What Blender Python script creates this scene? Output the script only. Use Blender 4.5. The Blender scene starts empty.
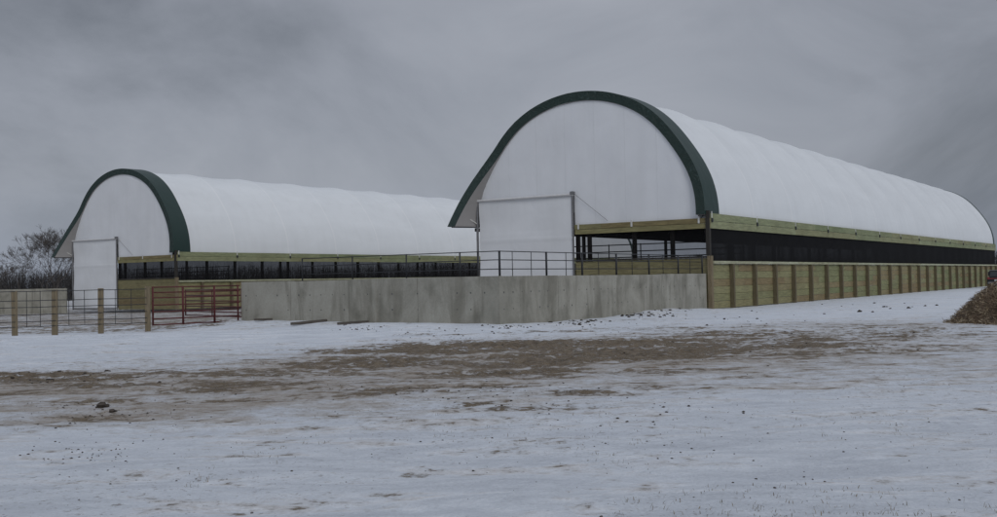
import bpy, bmesh, math, random
import numpy as np
from mathutils import Vector, Matrix, Euler, noise
random.seed(7)
PI = math.pi
sc = bpy.context.scene
C = sc.collection

# ------------------------------------------------------------------ camera
cam_d = bpy.data.cameras.new('camera')
cam = bpy.data.objects.new('camera', cam_d); C.objects.link(cam)
cam_d.sensor_width = 36; cam_d.lens = 1070/997*36
cam_d.clip_start = 0.1; cam_d.clip_end = 6000
EYE = 1.6
CM = Matrix.Translation((0, 0, EYE)) @ Matrix.Rotation(math.radians(91.25), 4, 'X') @ Matrix.Rotation(math.radians(-1.15), 4, 'Z')
cam.matrix_world = CM
sc.camera = cam

# ------------------------------------------------------------------ materials
def nm(name):
    m = bpy.data.materials.new(name); m.use_nodes = True
    nt = m.node_tree; b = nt.nodes['Principled BSDF']
    return m, nt, b
def N(nt, t, **kw):
    n = nt.nodes.new(t)
    for k, v in kw.items():
        if k.startswith('i_'): n.inputs[k[2:].replace('_', ' ')].default_value = v
        else: setattr(n, k, v)
    return n
def ramp(nt, stops, fac=None):
    r = nt.nodes.new('ShaderNodeValToRGB'); e = r.color_ramp.elements
    while len(e) < len(stops): e.new(0.5)
    for i, (p, c) in enumerate(stops):
        e[i].position = p; e[i].color = (c[0], c[1], c[2], 1) if not isinstance(c, (int, float)) else (c, c, c, 1)
    if fac is not None: nt.links.new(fac, r.inputs[0])
    return r
def mixc(nt, fac, a, b, mode='MIX'):
    m = nt.nodes.new('ShaderNodeMix'); m.data_type = 'RGBA'; m.blend_type = mode
    for sock, v in ((0, fac), (6, a), (7, b)):
        if hasattr(v, 'is_output'): nt.links.new(v, m.inputs[sock])
        elif sock == 0: m.inputs[0].default_value = v
        else: m.inputs[sock].default_value = (v[0], v[1], v[2], 1)
    return m.outputs[2]
def mth(nt, op, a, b=None, c=None):
    m = nt.nodes.new('ShaderNodeMath'); m.operation = op
    for i, v in enumerate((a, b, c)):
        if v is None: continue
        if hasattr(v, 'is_output'): nt.links.new(v, m.inputs[i])
        else: m.inputs[i].default_value = v
    return m.outputs[0]
def coords(nt, scale=(1, 1, 1), world=False):
    if world:
        g = nt.nodes.new('ShaderNodeNewGeometry'); o = g.outputs['Position']
    else:
        g = nt.nodes.new('ShaderNodeTexCoord'); o = g.outputs['Object']
    mp = nt.nodes.new('ShaderNodeMapping'); mp.inputs['Scale'].default_value = scale
    nt.links.new(o, mp.inputs[0]); return mp.outputs[0]
def noi(nt, co, scale, detail=5, rough=.55, dist=0):
    n = N(nt, 'ShaderNodeTexNoise', i_Scale=scale, i_Detail=detail, i_Roughness=rough, i_Distortion=dist)
    nt.links.new(co, n.inputs['Vector']); return n.outputs[0]
def bump(nt, b, h, strength, dist):
    n = N(nt, 'ShaderNodeBump', i_Strength=strength, i_Distance=dist)
    nt.links.new(h, n.inputs['Height']); nt.links.new(n.outputs[0], b.inputs['Normal']); return n

def simple(name, col, rough=.6, metal=0, var=.15, scale=6):
    m, nt, b = nm(name); co = coords(nt)
    n = noi(nt, co, scale)
    lo = [c*(1-var) for c in col]; hi = [min(1, c*(1+var)) for c in col]
    r = ramp(nt, [(.3, lo), (.7, hi)], n)
    nt.links.new(r.outputs[0], b.inputs['Base Color'])
    b.inputs['Roughness'].default_value = rough; b.inputs['Metallic'].default_value = metal
    return m

def wood(name, c1, c2, c3, axis=0):
    """boards: tint differs board to board, grain runs along the board"""
    m, nt, b = nm(name)
    s = [4, 4, 4]; s[axis] = .35
    co = coords(nt, tuple(s))
    grain = noi(nt, co, 5, 6, .65, .6)
    big = noi(nt, coords(nt), .55, 3)
    g = nt.nodes.new('ShaderNodeNewGeometry')
    isl = g.outputs['Random Per Island']
    base = ramp(nt, [(0, c1), (.5, c2), (1, c3)], isl)
    gr = ramp(nt, [(.3, .55), (.68, 1.15)], grain)
    c = mixc(nt, 1, base.outputs[0], gr.outputs[0], 'MULTIPLY')
    st = ramp(nt, [(.3, (.74, .70, .66)), (.62, (1, 1, 1))], big)
    c = mixc(nt, .7, c, st.outputs[0], 'MULTIPLY')
    nt.links.new(c, b.inputs['Base Color'])
    b.inputs['Roughness'].default_value = .8
    bump(nt, b, grain, .4, .01)
    return m

M = {}
M['plank'] = wood('treated_planks', (.22, .245, .115), (.30, .285, .145), (.27, .205, .105))
M['plank_end'] = wood('treated_planks_across', (.19, .175, .085), (.25, .225, .115), (.22, .165, .085), 1)  # toned darker than the side boards, end-wall shading put into the colour
M['fascia'] = wood('treated_fascia', (.22, .26, .135), (.30, .32, .18), (.27, .27, .14))
M['fascia_end'] = wood('treated_fascia_across', (.23, .215, .105), (.28, .26, .125), (.245, .20, .095), 1)
M['post'] = wood('treated_post', (.14, .118, .068), (.165, .138, .08), (.12, .10, .06), 2)
M['fpost'] = wood('fence_post_wood', (.22, .18, .11), (.26, .21, .13), (.19, .155, .10), 2)
M['cap'] = wood('cap_board', (.42, .44, .31), (.46, .47, .33), (.38, .38, .24))
M['darkwood'] = wood('dark_post_wood', (.030, .027, .024), (.036, .032, .027), (.027, .024, .021), 2)  # near-black wood for opening posts, kerb board and far fascia
M['greyboard'] = wood('weathered_board', (.12, .11, .10), (.15, .135, .12), (.11, .095, .08), 0)
M['pipe'] = simple('dark_pipe', (.028, .030, .034), .5, .3, .3)
M['greypipe'] = simple('galvanised_pipe', (.20, .20, .205), .45, .5, .2)
M['whitepipe'] = simple('white_pipe', (.62, .62, .62), .5, 0, .08)
M['strap'] = simple('strap_metal', (.60, .60, .57), .6, 0, .12)
M['red'] = simple('red_gate_paint', (.095, .020, .021), .7, .1, .4, 12)
M['darkred'] = simple('dark_red_gate_paint', (.10, .028, .028), .6, .1, .3, 12)
M['bark'] = simple('bark', (.075, .066, .060), .9, 0, .3, 3)
M['wood_far'] = simple('distant_bark', (.040, .038, .038), .95, 0, .35, .2)
M['black'] = simple('black_paint', (.012, .013, .015), .25, .2, .2)
M['tyre'] = simple('tyre_rubber', (.02, .02, .02), .85)
M['rim'] = simple('wheel_rim', (.35, .35, .36), .35, .8)
M['glass_dark'] = simple('dark_glass', (.03, .035, .04), .08)
M['lamp_red'] = simple('tail_lamp_red', (.22, .025, .03), .25)
M['plate'] = simple('plate_white', (.6, .6, .62), .5)
M['clod'] = simple('frozen_soil', (.055, .045, .036), .95, 0, .4, 9)
M['stubble'] = simple('dry_stubble', (.20, .17, .12), .9, 0, .4, 3)
M['ceramic'] = simple('insulator', (.25, .20, .18), .3)

def fabric(name, col, trans=.25, rough=.45, seam_or_highlight=None, fold=.5):
    m, nt, b = nm(name)
    co = coords(nt)
    n1 = noi(nt, coords(nt, (.25, 1, 1)), .6, 4, .5, .4)
    r = ramp(nt, [(.3, [c*.96 for c in col]), (.7, [min(1, c*1.03) for c in col])], n1)
    c = r.outputs[0]
    # faint soil streaks running down the cloth
    dirt = noi(nt, coords(nt, (1.3, 1.3, .12)), 1.0, 5, .6)
    dr = ramp(nt, [(.45, (1, 1, 1)), (.8, (.94, .94, .935))], dirt)
    c = mixc(nt, .8, c, dr.outputs[0], 'MULTIPLY')
    b.inputs['Roughness'].default_value = rough
    h = noi(nt, coords(nt, (1, 1, .5)), .9, 4, .45, .6)
    if seam_or_highlight:
        ax, pitch, wdt, off, scol = seam_or_highlight
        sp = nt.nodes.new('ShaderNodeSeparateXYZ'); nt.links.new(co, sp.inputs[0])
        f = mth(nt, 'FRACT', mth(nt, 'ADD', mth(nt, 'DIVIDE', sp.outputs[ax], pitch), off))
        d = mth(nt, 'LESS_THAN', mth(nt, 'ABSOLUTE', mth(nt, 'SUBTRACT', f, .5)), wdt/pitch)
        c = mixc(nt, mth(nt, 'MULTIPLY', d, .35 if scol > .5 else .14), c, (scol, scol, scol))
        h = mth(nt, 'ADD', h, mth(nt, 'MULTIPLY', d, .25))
    nt.links.new(c, b.inputs['Base Color'])
    bump(nt, b, h, fold, .06)
    if trans:
        tr = nt.nodes.new('ShaderNodeBsdfTranslucent'); nt.links.new(c, tr.inputs[0])
        mx = nt.nodes.new('ShaderNodeMixShader'); mx.inputs[0].default_value = trans
        nt.links.new(b.outputs[0], mx.inputs[1]); nt.links.new(tr.outputs[0], mx.inputs[2])
        nt.links.new(mx.outputs[0], nt.nodes['Material Output'].inputs[0])
    return m
M['roof'] = fabric('white_roof_cloth', (.80, .825, .84), .05, .4, (0, 6.6, .09, .5, .95), .3)  # pale lines at the trusses are crease highlights put into the cloth colour
M['endcloth'] = fabric('white_end_cloth', (.79, .81, .84), .06, .5, (1, 1.83, .02, 0, .5), .5)
M['doorcloth'] = fabric('white_door_cloth', (.80, .82, .845), .06, .5, None, .8)
M['green'] = fabric('green_hood_cloth', (.011, .034, .028), 0, .5, None, 1.0)
def trim_mat():
    m, nt, b = nm('gathered_green_cloth')
    n = noi(nt, coords(nt), 3.2, 6, .7, 1.2); n2 = noi(nt, coords(nt), .5, 2)
    f = mth(nt, 'MULTIPLY', ramp(nt, [(.56, 0), (.70, 1)], n).outputs[0], ramp(nt, [(.48, .05), (.6, .8)], n2).outputs[0])
    c = mixc(nt, f, (.009, .030, .024), (.075, .12, .115))
    nt.links.new(c, b.inputs['Base Color']); b.inputs['Roughness'].default_value = .45
    bump(nt, b, n, 1, .12); return m
M['trim'] = trim_mat()
M['liner'] = fabric('grey_hood_lining', (.30, .29, .285), .02, .6, None, .6)

def mesh_cloth(name, op):
    m, nt, b = nm(name)
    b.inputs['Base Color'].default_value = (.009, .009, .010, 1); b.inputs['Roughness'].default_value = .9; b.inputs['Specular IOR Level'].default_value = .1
    n = noi(nt, coords(nt, (1, 1, .3)), 1.5, 3)
    r = ramp(nt, [(.3, max(0, op-.02)), (.7, min(1, op+.02))], n)
    tr = nt.nodes.new('ShaderNodeBsdfTransparent')
    mx = nt.nodes.new('ShaderNodeMixShader')
    nt.links.new(r.outputs[0], mx.inputs[0])
    nt.links.new(tr.outputs[0], mx.inputs[1]); nt.links.new(b.outputs[0], mx.inputs[2])
    nt.links.new(mx.outputs[0], nt.nodes['Material Output'].inputs[0])
    return m
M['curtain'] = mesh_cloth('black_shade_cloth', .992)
M['curtain_open'] = mesh_cloth('open_shade_cloth', .86)

def concrete():
    m, nt, b = nm('cast_concrete')
    co = coords(nt)
    fine = noi(nt, co, 14, 6, .7)
    big = noi(nt, coords(nt, (.5, .5, .45)), 1.3, 5, .6, .5)
    streak = noi(nt, coords(nt, (1, 1, .16)), 1.5, 6, .6, .5)
    c = ramp(nt, [(.3, (.215, .21, .175)), (.5, (.335, .325, .28)), (.7, (.40, .39, .34))], big).outputs[0]
    s = ramp(nt, [(.36, (.60, .59, .56)), (.50, (1, 1, 1))], streak).outputs[0]
    c = mixc(nt, .75, c, s, 'MULTIPLY')
    f = ramp(nt, [(.3, (.86, .86, .86)), (.7, (1.05, 1.05, 1.05))], fine).outputs[0]
    c = mixc(nt, 1, c, f, 'MULTIPLY')
    # damp foot and rust near some joints
    rust = noi(nt, coords(nt, (1, 1, .2)), .9, 4, .6)
    rr = ramp(nt, [(.66, 0), (.76, .5)], rust).outputs[0]
    c = mixc(nt, rr, c, (.24, .19, .13))
    nt.links.new(c, b.inputs['Base Color']); b.inputs['Roughness'].default_value = .85
    bump(nt, b, mth(nt, 'ADD', fine, mth(nt, 'MULTIPLY', big, 2)), .35, .01)
    return m
M['concrete'] = concrete()
M['hole'] = simple('tie_hole', (.10, .10, .095), .9)

def snow_mat(name='snow', use_attr=True):
    m, nt, b = nm(name)
    co = coords(nt, (1, 1, .3), world=True)
    n_m = noi(nt, co, .75, 9, .68, .5)         # metre-sized patches
    n_f = noi(nt, co, 4.2, 9, .72, .3)         # hand-sized
    n_g = noi(nt, co, 30, 4, .65)              # grains
    n_w = noi(nt, coords(nt, (.45, 1.3, .3), True), 1.3, 8, .64, .9)   # wind-drawn streaks
    def c0(n, k): return mth(nt, 'MULTIPLY', mth(nt, 'SUBTRACT', n, .5), k)
    if use_attr:
        at = lambda n: N(nt, 'ShaderNodeAttribute', attribute_name=n).outputs['Fac']
        a, d, ga = at('mud'), at('dirt'), at('specks')
        v = mth(nt, 'ADD', mth(nt, 'ADD', a, c0(n_m, 1.9)), mth(nt, 'ADD', c0(n_f, 2.6), c0(n_w, 1.6)))
        mud = ramp(nt, [(.45, 0), (.66, 1)], v).outputs[0]
        v2 = mth(nt, 'ADD', mth(nt, 'ADD', d, c0(n_w, 2.4)), mth(nt, 'ADD', c0(n_f, 1.6), c0(n_m, .9)))
        dirt = ramp(nt, [(.22, 0), (.60, .48), (1.0, .92)], v2).outputs[0]
        mc = ramp(nt, [(.34, (.055, .040, .024)), (.5, (.135, .100, .060)), (.66, (.24, .19, .13))], n_f).outputs[0]
        # pale crusted drifts and greyer thin snow
        snow = ramp(nt, [(.34, (.61, .645, .70)), (.52, (.73, .77, .825)), (.64, (.87, .89, .925))], n_w).outputs[0]
        sg = ramp(nt, [(.3, .86), (.7, 1.06)], n_g).outputs[0]
        snow = mixc(nt, .8, snow, sg, 'MULTIPLY')
        snow = mixc(nt, dirt, snow, (.31, .262, .21))
        # snow dust caught on the rough mud
        spk = ramp(nt, [(.56, 0), (.66, .7)], n_g).outputs[0]
        mc = mixc(nt, mth(nt, 'MULTIPLY', spk, .55), mc, (.50, .50, .52))
        # soil grains showing through thin snow
        gr = ramp(nt, [(.37, .9), (.43, 0)], noi(nt, co, 11, 6, .75)).outputs[0]
        snow = mixc(nt, mth(nt, 'MULTIPLY', gr, ga), snow, (.17, .145, .12))
        c = mixc(nt, mud, snow, mc)
        h = mth(nt, 'ADD', mth(nt, 'MULTIPLY', n_f, 1.1), mth(nt, 'MULTIPLY', n_g, .22))
        h = mth(nt, 'ADD', h, mth(nt, 'MULTIPLY', n_w, 1.1))
        h = mth(nt, 'SUBTRACT', h, mth(nt, 'MULTIPLY', mud, .30))
        bump(nt, b, h, .8, .09)
    else:
        c = ramp(nt, [(.3, (.62, .66, .71)), (.7, (.78, .81, .85))], n_f).outputs[0]
        bump(nt, b, n_f, .4, .03)
    nt.links.new(c, b.inputs['Base Color']); b.inputs['Roughness'].default_value = .7
    b.inputs['Specular IOR Level'].default_value = .25
    return m
M['snow'] = snow_mat()
M['snowcap'] = snow_mat('snow_layer', False)

def brush_mat():
    m, nt, b = nm('matted_straw')
    g = nt.nodes.new('ShaderNodeNewGeometry')
    r = ramp(nt, [(0, (.10, .065, .04)), (.4, (.24, .175, .11)), (.8, (.40, .32, .21)), (1, (.58, .50, .36))], g.outputs['Random Per Island'])
    n = noi(nt, coords(nt), 3, 5)
    c = mixc(nt, 1, r.outputs[0], ramp(nt, [(.3, .7), (.7, 1.15)], n).outputs[0], 'MULTIPLY')
    nt.links.new(c, b.inputs['Base Color']); b.inputs['Roughness'].default_value = .9
    return m
M['straw'] = brush_mat()
M['heap'] = simple('heap_soil', (.12, .085, .055), .95, 0, .5, 5)

# ------------------------------------------------------------------ mesh helpers
class MB:
    def __init__(s): s.v = []; s.f = []; s.m = []
    def add(s, vs, fs, mi=0):
        o = len(s.v); s.v += [tuple(v) for v in vs]
        for f in fs: s.f.append(tuple(i+o for i in f)); s.m.append(mi)
    def box(s, x0, x1, y0, y1, z0, z1, mi=0, rot=None, org=None):
        vs = [Vector((x, y, z)) for z in (z0, z1) for y in (y0, y1) for x in (x0, x1)]
        if rot is not None: vs = [rot @ v + (org or Vector((0, 0, 0))) for v in vs]
        s.add(vs, [(0, 2, 3, 1), (4, 5, 7, 6), (0, 1, 5, 4), (2, 6, 7, 3), (0, 4, 6, 2), (1, 3, 7, 5)], mi)
    def tube(s, pts, r, n=6, mi=0, cap=True):
        pts = [Vector(p) for p in pts]
        rs = r if isinstance(r, (list, tuple)) else [r]*len(pts)
        o = len(s.v); up = Vector((0, 0, 1))
        for i, p in enumerate(pts):
            d = (pts[min(i+1, len(pts)-1)] - pts[max(i-1, 0)]).normalized()
            u = Vector((1, 0, 0)) if abs(d.dot(up)) > .95 else up
            a = d.cross(u).normalized(); b = a.cross(d).normalized()
            for k in range(n):
                an = 2*PI*k/n
                s.v.append(tuple(p + (a*math.cos(an) + b*math.sin(an))*rs[i]))
        for i in range(len(pts)-1):
            for k in range(n):
                k2 = (k+1) % n
                s.f.append((o+i*n+k, o+i*n+k2, o+(i+1)*n+k2, o+(i+1)*n+k)); s.m.append(mi)
        if cap:
            s.f.append(tuple(o+k for k in range(n))[::-1]); s.m.append(mi)
            s.f.append(tuple(o+(len(pts)-1)*n+k for k in range(n))); s.m.append(mi)
    def grid(s, fn, nu, nv, mi=0):
        o = len(s.v)
        for i in range(nu):
            for j in range(nv): s.v.append(tuple(fn(i/(nu-1), j/(nv-1))))
        for i in range(nu-1):
            for j in range(nv-1):
                a = o+i*nv+j; s.f.append((a, a+nv, a+nv+1, a+1)); s.m.append(mi)
    def build(s, name, mats, parent=None, smooth=False, loc=None):
        me = bpy.data.meshes.new(name); me.from_pydata(s.v, [], s.f)
        mats = mats if isinstance(mats, list) else [mats]
        for m in mats: me.materials.append(m)
        me.polygons.foreach_set('material_index', s.m)
        if smooth: me.polygons.foreach_set('use_smooth', [True]*len(s.f))
        me.update()
        o = bpy.data.objects.new(name, me); C.objects.link(o)
        if parent is not None: o.parent = parent
        if loc is not None: o.location = loc
        return o
def bevel(o, w, seg=2):
    bm = bmesh.new(); bm.from_mesh(o.data)
    bmesh.ops.remove_doubles(bm, verts=bm.verts, dist=1e-5)
    bmesh.ops.bevel(bm, geom=bm.edges[:], offset=w, segments=seg, affect='EDGES', clamp_overlap=True)
    bm.to_mesh(o.data); bm.free(); return o
def tag(o, label, cat, group=None, kind=None):
    if label: o['label'] = label
    if cat: o['category'] = cat
    if group: o['group'] = group
    if kind: o['kind'] = kind
    return o
def thing(name, label, cat, loc=(0, 0, 0), rz=0, group=None):
    o = bpy.data.objects.new(name, None); C.objects.link(o)
    o.location = loc; o.rotation_euler = (0, 0, rz); o.empty_display_size = .3
    return tag(o, label, cat, group)
def part_copy(src, parent, loc=None):
    c = src.copy(); C.objects.link(c); c.parent = parent
    if loc is not None: c.location = loc
    return c
def copy_tree(o, parent=None):
    c = o.copy(); C.objects.link(c); c.parent = parent
    for ch in [x for x in C.objects if x.parent == o]: copy_tree(ch, c)
    return c

# ------------------------------------------------------------------ ground height
def vnoise(x, y, seed=0):
    xi = np.floor(x).astype(np.int64); yi = np.floor(y).astype(np.int64)
    fx = x-xi; fy = y-yi; fx = fx*fx*(3-2*fx); fy = fy*fy*(3-2*fy)
    def h(a, b):
        n = (a*374761393 + b*668265263 + seed*974634777) & 0x7fffffff
        n = ((n ^ (n >> 13))*1274126177) & 0x7fffffff
        return ((n ^ (n >> 16)) & 0xffff)/65535.
    return (h(xi, yi)*(1-fx) + h(xi+1, yi)*fx)*(1-fy) + (h(xi, yi+1)*(1-fx) + h(xi+1, yi+1)*fx)*fy
def fbm(x, y, o=4, seed=0, g=.5):
    t = 0; a = 1; s = 0
    for k in range(o):
        t = t + a*vnoise(x*2**k + 17.3*k, y*2**k - 9.1*k, seed+k); s += a; a *= g
    return t/s - .5
AX = np.array([.554, .8325]); BX = np.array([-.8325, .554])
W0 = np.array([0., 38.07])
WR = np.array([10.52, 53.88]); WL = W0 + BX*13.13
def seg_dist(x, y, p, q):
    dx, dy = q-p; L2 = dx*dx+dy*dy
    t = np.clip(((x-p[0])*dx + (y-p[1])*dy)/L2, 0, 1)
    return np.hypot(x-p[0]-t*dx, y-p[1]-t*dy), t
def smooth(a, b, v):
    t = np.clip((v-a)/(b-a), 0, 1); return t*t*(3-2*t)
def height0(x, y):
    x = np.asarray(x, float); y = np.asarray(y, float)
    h = -.32*smooth(-8, -30, x)*smooth(52, 80, y)
    h = h - .10*smooth(-8, -15, x)*smooth(34, 40, y)
    h = h + .05*fbm(x*.11, y*.11, 3, 3)*np.clip(np.hypot(x, y)/12, .2, 1)
    # snow swept into a bank at the foot of the concrete wall
    dL, tL = seg_dist(x, y, W0, WL); dR, tR = seg_dist(x, y, W0, WR)
    h = h + (.06 + .22*tL)*np.exp(-(dL/2.6)**2)*(1+1.2*fbm(x*.5, y*.5, 3, 8))
    h = h + (.02 + .17*np.exp(-((tR-.72)/.2)**2))*np.exp(-(dR/1.5)**2)*(1+1.6*fbm(x*.9, y*.9, 3, 9))
    # bright drift in front of the fence and left wall
    h = h + .11*np.exp(-((y-36.5-.35*fbm(x*.2, y*0, 2, 5)*8)/3.2)**2)*smooth(2, -4, x)
    return h
_hc = {}
def px_ray(px, py):
    d = CM.to_3x3() @ Vector(((px-498.5)/1070, (258.5-py)/1070, -1)); return d.normalized()
def ground_at(px, py):
    d = px_ray(px, py); z = 0.
    for _ in range(5):
        t = (z-EYE)/d.z; x, y = d.x*t, d.y*t; z = float(height0(x, y))
    return Vector((x, y, z))

# mud patches: (px, py of centre in the photo -> ground point, half width m, half depth m, strength)
PATCH = []
def mudp(px, py, wx, wy, s, rot=0):
    p = ground_at(px, py); PATCH.append((p.x, p.y, wx, wy, s, rot))
for a in [(30, 373, 1.6, 1.0, .95), (75, 377, 1.5, .8, .9), (125, 382, 1.3, .6, .75), (185, 387, 1.2, .45, .65), (15, 383, .8, .7, .3),
          (370, 351, 1.6, 1.5, .85), (425, 347, 2.4, 1.9, .9), (400, 361, 1.4, 1.6, 1.0), (455, 349, 2.2, 1.8, .9),
          (500, 345, 3.0, 2.2, 1.0), (560, 345, 3.2, 2.4, 1.0), (560, 360, 2.0, 1.7, 1.0), (620, 352, 3.0, 2.3, .95), (520, 371, 1.2, .9, .85),
          (655, 345, 2.4, 2.4, .75), (620, 340, 3.6, 2.5, .5), (700, 345, 2.6, 2.4, .75), (760, 344, 2.6, 2.2, .72),
          (735, 333, 3.2, 2.6, .62), (690, 328, 3.0, 2.0, .5), (810, 338, 2.8, 2.4, .62), (850, 347, 2.2, 1.4, .5),
          (880, 336, 3.4, 2.6, .52), (920, 330, 3.0, 2.6, .46), (840, 328, 3.4, 2.6, .48), (780, 352, 3.0, 1.4, .5), (700, 358, 2.4, 1.2, .5), (610, 374, 2.0, .8, .5), (250, 383, 2.0, .9, .55), (300, 372, 2.2, 1.6, .58), (210, 372, 2.0, .9, .5), (340, 362, 2.0, 1.4, .6), (150, 371, 1.8, .7, .5),
          (385, 391, .9, .35, .62), (372, 387, .7, .3, .55), (470, 406, .38, .35, .85), (560, 411, .8, .35, .66), (470, 385, 1.0, .4, .55),
          (520, 388, 1.5, .5, .46), (590, 388, 1.5, .5, .46), (640, 392, .9, .3, .34), (300, 358, 2.0, .9, .35), (240, 392, 1.2, .5, .34),
          (60, 402, .9, .30, .55), (110, 415, .9, .28, .50), (55, 421, .9, .25, .48), (30, 428, .7, .2, .4), (180, 360, 2.6, .9, .22),
          (660, 320, 2.4, 1.2, .34), (570, 331, 3.2, 1.0, .55), (440, 335, 1.2, .5, .45), (160, 400, 1.2, .5, .30)]:
    mudp(*a)
def mud_field(x, y):
    m = np.zeros_like(x)
    wx = x + 1.2*fbm(x*.45, y*.45, 3, 21); wy = y + 1.5*fbm(x*.45, y*.45, 3, 31)
    for (cx, cy, ax, ay, s, r) in PATCH:
        q = ((wx-cx)/ax)**2 + ((wy-cy)/ay)**2
        m = np.maximum(m, .86*s*np.exp(-q*.70)) + .06*s*np.exp(-q)
    # trampled yard behind the fence and the wall
    yard = smooth(42.0, 44, y + .3*x*0)*smooth(-9, -12, x)*.52*(y < 120)
    m = 1-(1-m)*(1-yard)
    inside = smooth(1, 3, (x-W0[0])*BX[0] + (y-W0[1])*BX[1] )*smooth(.4, 1.5, (x-W0[0])*AX[0] + (y-W0[1])*AX[1])*.35
    return m, inside
def tracks(x, y):
    """wheel ruts crossing the yard"""
    t = np.zeros_like(x)
    for (y0, k, c, amp, w) in [(15.2, .04, .004, .9, .16), (17.0, .05, .004, .9, .16), (21.5, .10, -.003, 1, .2), (23.4, .10, -.003, 1, .2),
                               (12.1, .02, .006, .7, .12), (26.8, .16, 0, .9, .2), (28.6, .16, 0, .9, .2), (19.2, -.06, .002, .8, .16), (10.3, .015, .003, .35, .10)]:
        yy = y0 + k*x + c*x*x + .5*fbm(x*.12, x*0, 2, int(y0*10))
        t = np.maximum(t, amp*np.exp(-((y-yy)/w)**2))
    return t
def full_height(x, y, mud):
    h = height0(x, y)
    near = np.clip(1.4-np.hypot(x, y)/60, 0, 1)
    rip = fbm(x*.55 + .35*y, y*1.5, 4, 41)                      # wind-packed snow
    h = h + .075*rip*near*(1-.5*mud)
    tr = tracks(x, y)
    lump = fbm(x*3.2, y*3.2, 4, 51, .6)
    h = h + near*mud*.20*lump
    # cleated tread marks and berms beside the ruts
    h = h - near*tr*(.045 + .018*np.sin(x*16 + y*3))*(.45+.55*mud)
    h = h - .022*mud*near
    h = h + near*.014*fbm(x*6, y*6, 3, 61)*(1-mud)
    return h

def build_ground():
    ys = [-300, -120, -50, -20, -8, -2, 0, 1.5, 3, 4]
    y = 4.
    while y < 60: y *= 1.0062; ys.append(y)
    while y < 4000: y *= 1.05; ys.append(y)
    a, d = 9., .075; n = int(math.asinh(55/a)*a/d)
    xs = [a*math.sinh(i*d/a) for i in range(-n, n+1)]
    x = xs[-1]; ext = []
    while x < 3500: x *= 1.12; ext.append(x)
    xs = [-e for e in ext[::-1]] + xs + ext
    X, Y = np.meshgrid(np.array(xs), np.array(ys))
    mud, ins = mud_field(X, Y)
    Z = full_height(X, Y, mud)
    mud = np.maximum(mud, ins)
    global GX, GY, GZ
    GX, GY, GZ = np.array(xs), np.array(ys), Z
    nx, ny = len(xs), len(ys)
    co = np.stack([X, Y, Z], -1).reshape(-1, 3).astype(np.float32)
    idx = np.arange(nx*ny).reshape(ny, nx)
    q = np.stack([idx[:-1, :-1], idx[:-1, 1:], idx[1:, 1:], idx[1:, :-1]], -1).reshape(-1, 4)
    me = bpy.data.meshes.new('ground')
    me.vertices.add(nx*ny); me.vertices.foreach_set('co', co.ravel())
    me.loops.add(q.size); me.loops.foreach_set('vertex_index', q.ravel().astype(np.int32))
    me.polygons.add(len(q)); me.polygons.foreach_set('loop_start', np.arange(0, q.size, 4, dtype=np.int32))
    me.update(calc_edges=True)
    me.polygons.foreach_set('use_smooth', np.ones(len(q), bool))
    tr = tracks(X, Y)
    broad = 0*X
    for (px, py, ax, ay, s) in [(60, 325, 30, 22, .35), (60, 385, 7, 4.2, 1.05), (230, 384, 7, 4.4, 1.05), (420, 368, 7, 6.5, 1.0), (110, 408, 5.5, 2.3, .9), (600, 358, 10, 6, .95), (330, 362, 5, 5, .7),
                                (300, 400, 5, 1.8, .6), (480, 392, 4, 2.2, .6), (760, 340, 9, 6, .62), (880, 325, 8, 6, .5), (650, 385, 5, 2.2, .45), (250, 405, 4, 1.2, .3), (650, 400, 4, 1.2, .18), (30, 372, 4, 2.5, .5), (550, 405, 3, 1.2, .2)]:
        p = ground_at(px, py)
        broad = np.maximum(broad, s*np.exp(-(((X-p.x)/ax)**2 + ((Y-p.y)/ay)**2)))
    dirt = np.clip(.06 + .85*broad + .4*tr*broad + .4*mud + ins + .25*fbm(X*.12, Y*.3, 3, 77) - .9*np.exp(-((Y-36.3-.35*fbm(X*.2, Y*0, 2, 5)*8)/2.6)**2)*smooth(2, -4, X), 0, 1)
    # speckle of soil on the snow: strong near the mud, light elsewhere
    sp = np.clip(.35 + .8*broad + 1.3*fbm(X*.35, Y*.35, 3, 71), .0, 1)
    cle = .5 + .5*np.sign(np.sin(X*2*PI/.38 + np.sin(Y*9)*.8))
    mudf = np.clip(mud + .10*broad + .42*tr*broad*(.35+.65*cle) , 0, 1.2)
    for nme, arr in (('mud', mudf), ('dirt', dirt), ('specks', sp)):
        at = me.attributes.new(nme, 'FLOAT', 'POINT'); at.data.foreach_set('value', arr.ravel().astype(np.float32))
    me.materials.append(M['snow'])
    o = bpy.data.objects.new('ground', me); C.objects.link(o); o['kind'] = 'structure'
    return o
build_ground()
def gz(x, y):
    i = int(np.clip(np.searchsorted(GX, x)-1, 0, len(GX)-2)); j = int(np.clip(np.searchsorted(GY, y)-1, 0, len(GY)-2))
    u = (x-GX[i])/(GX[i+1]-GX[i]); v = (y-GY[j])/(GY[j+1]-GY[j])
    return float((GZ[j, i]*(1-u)+GZ[j, i+1]*u)*(1-v) + (GZ[j+1, i]*(1-u)+GZ[j+1, i+1]*u)*v)

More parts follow.
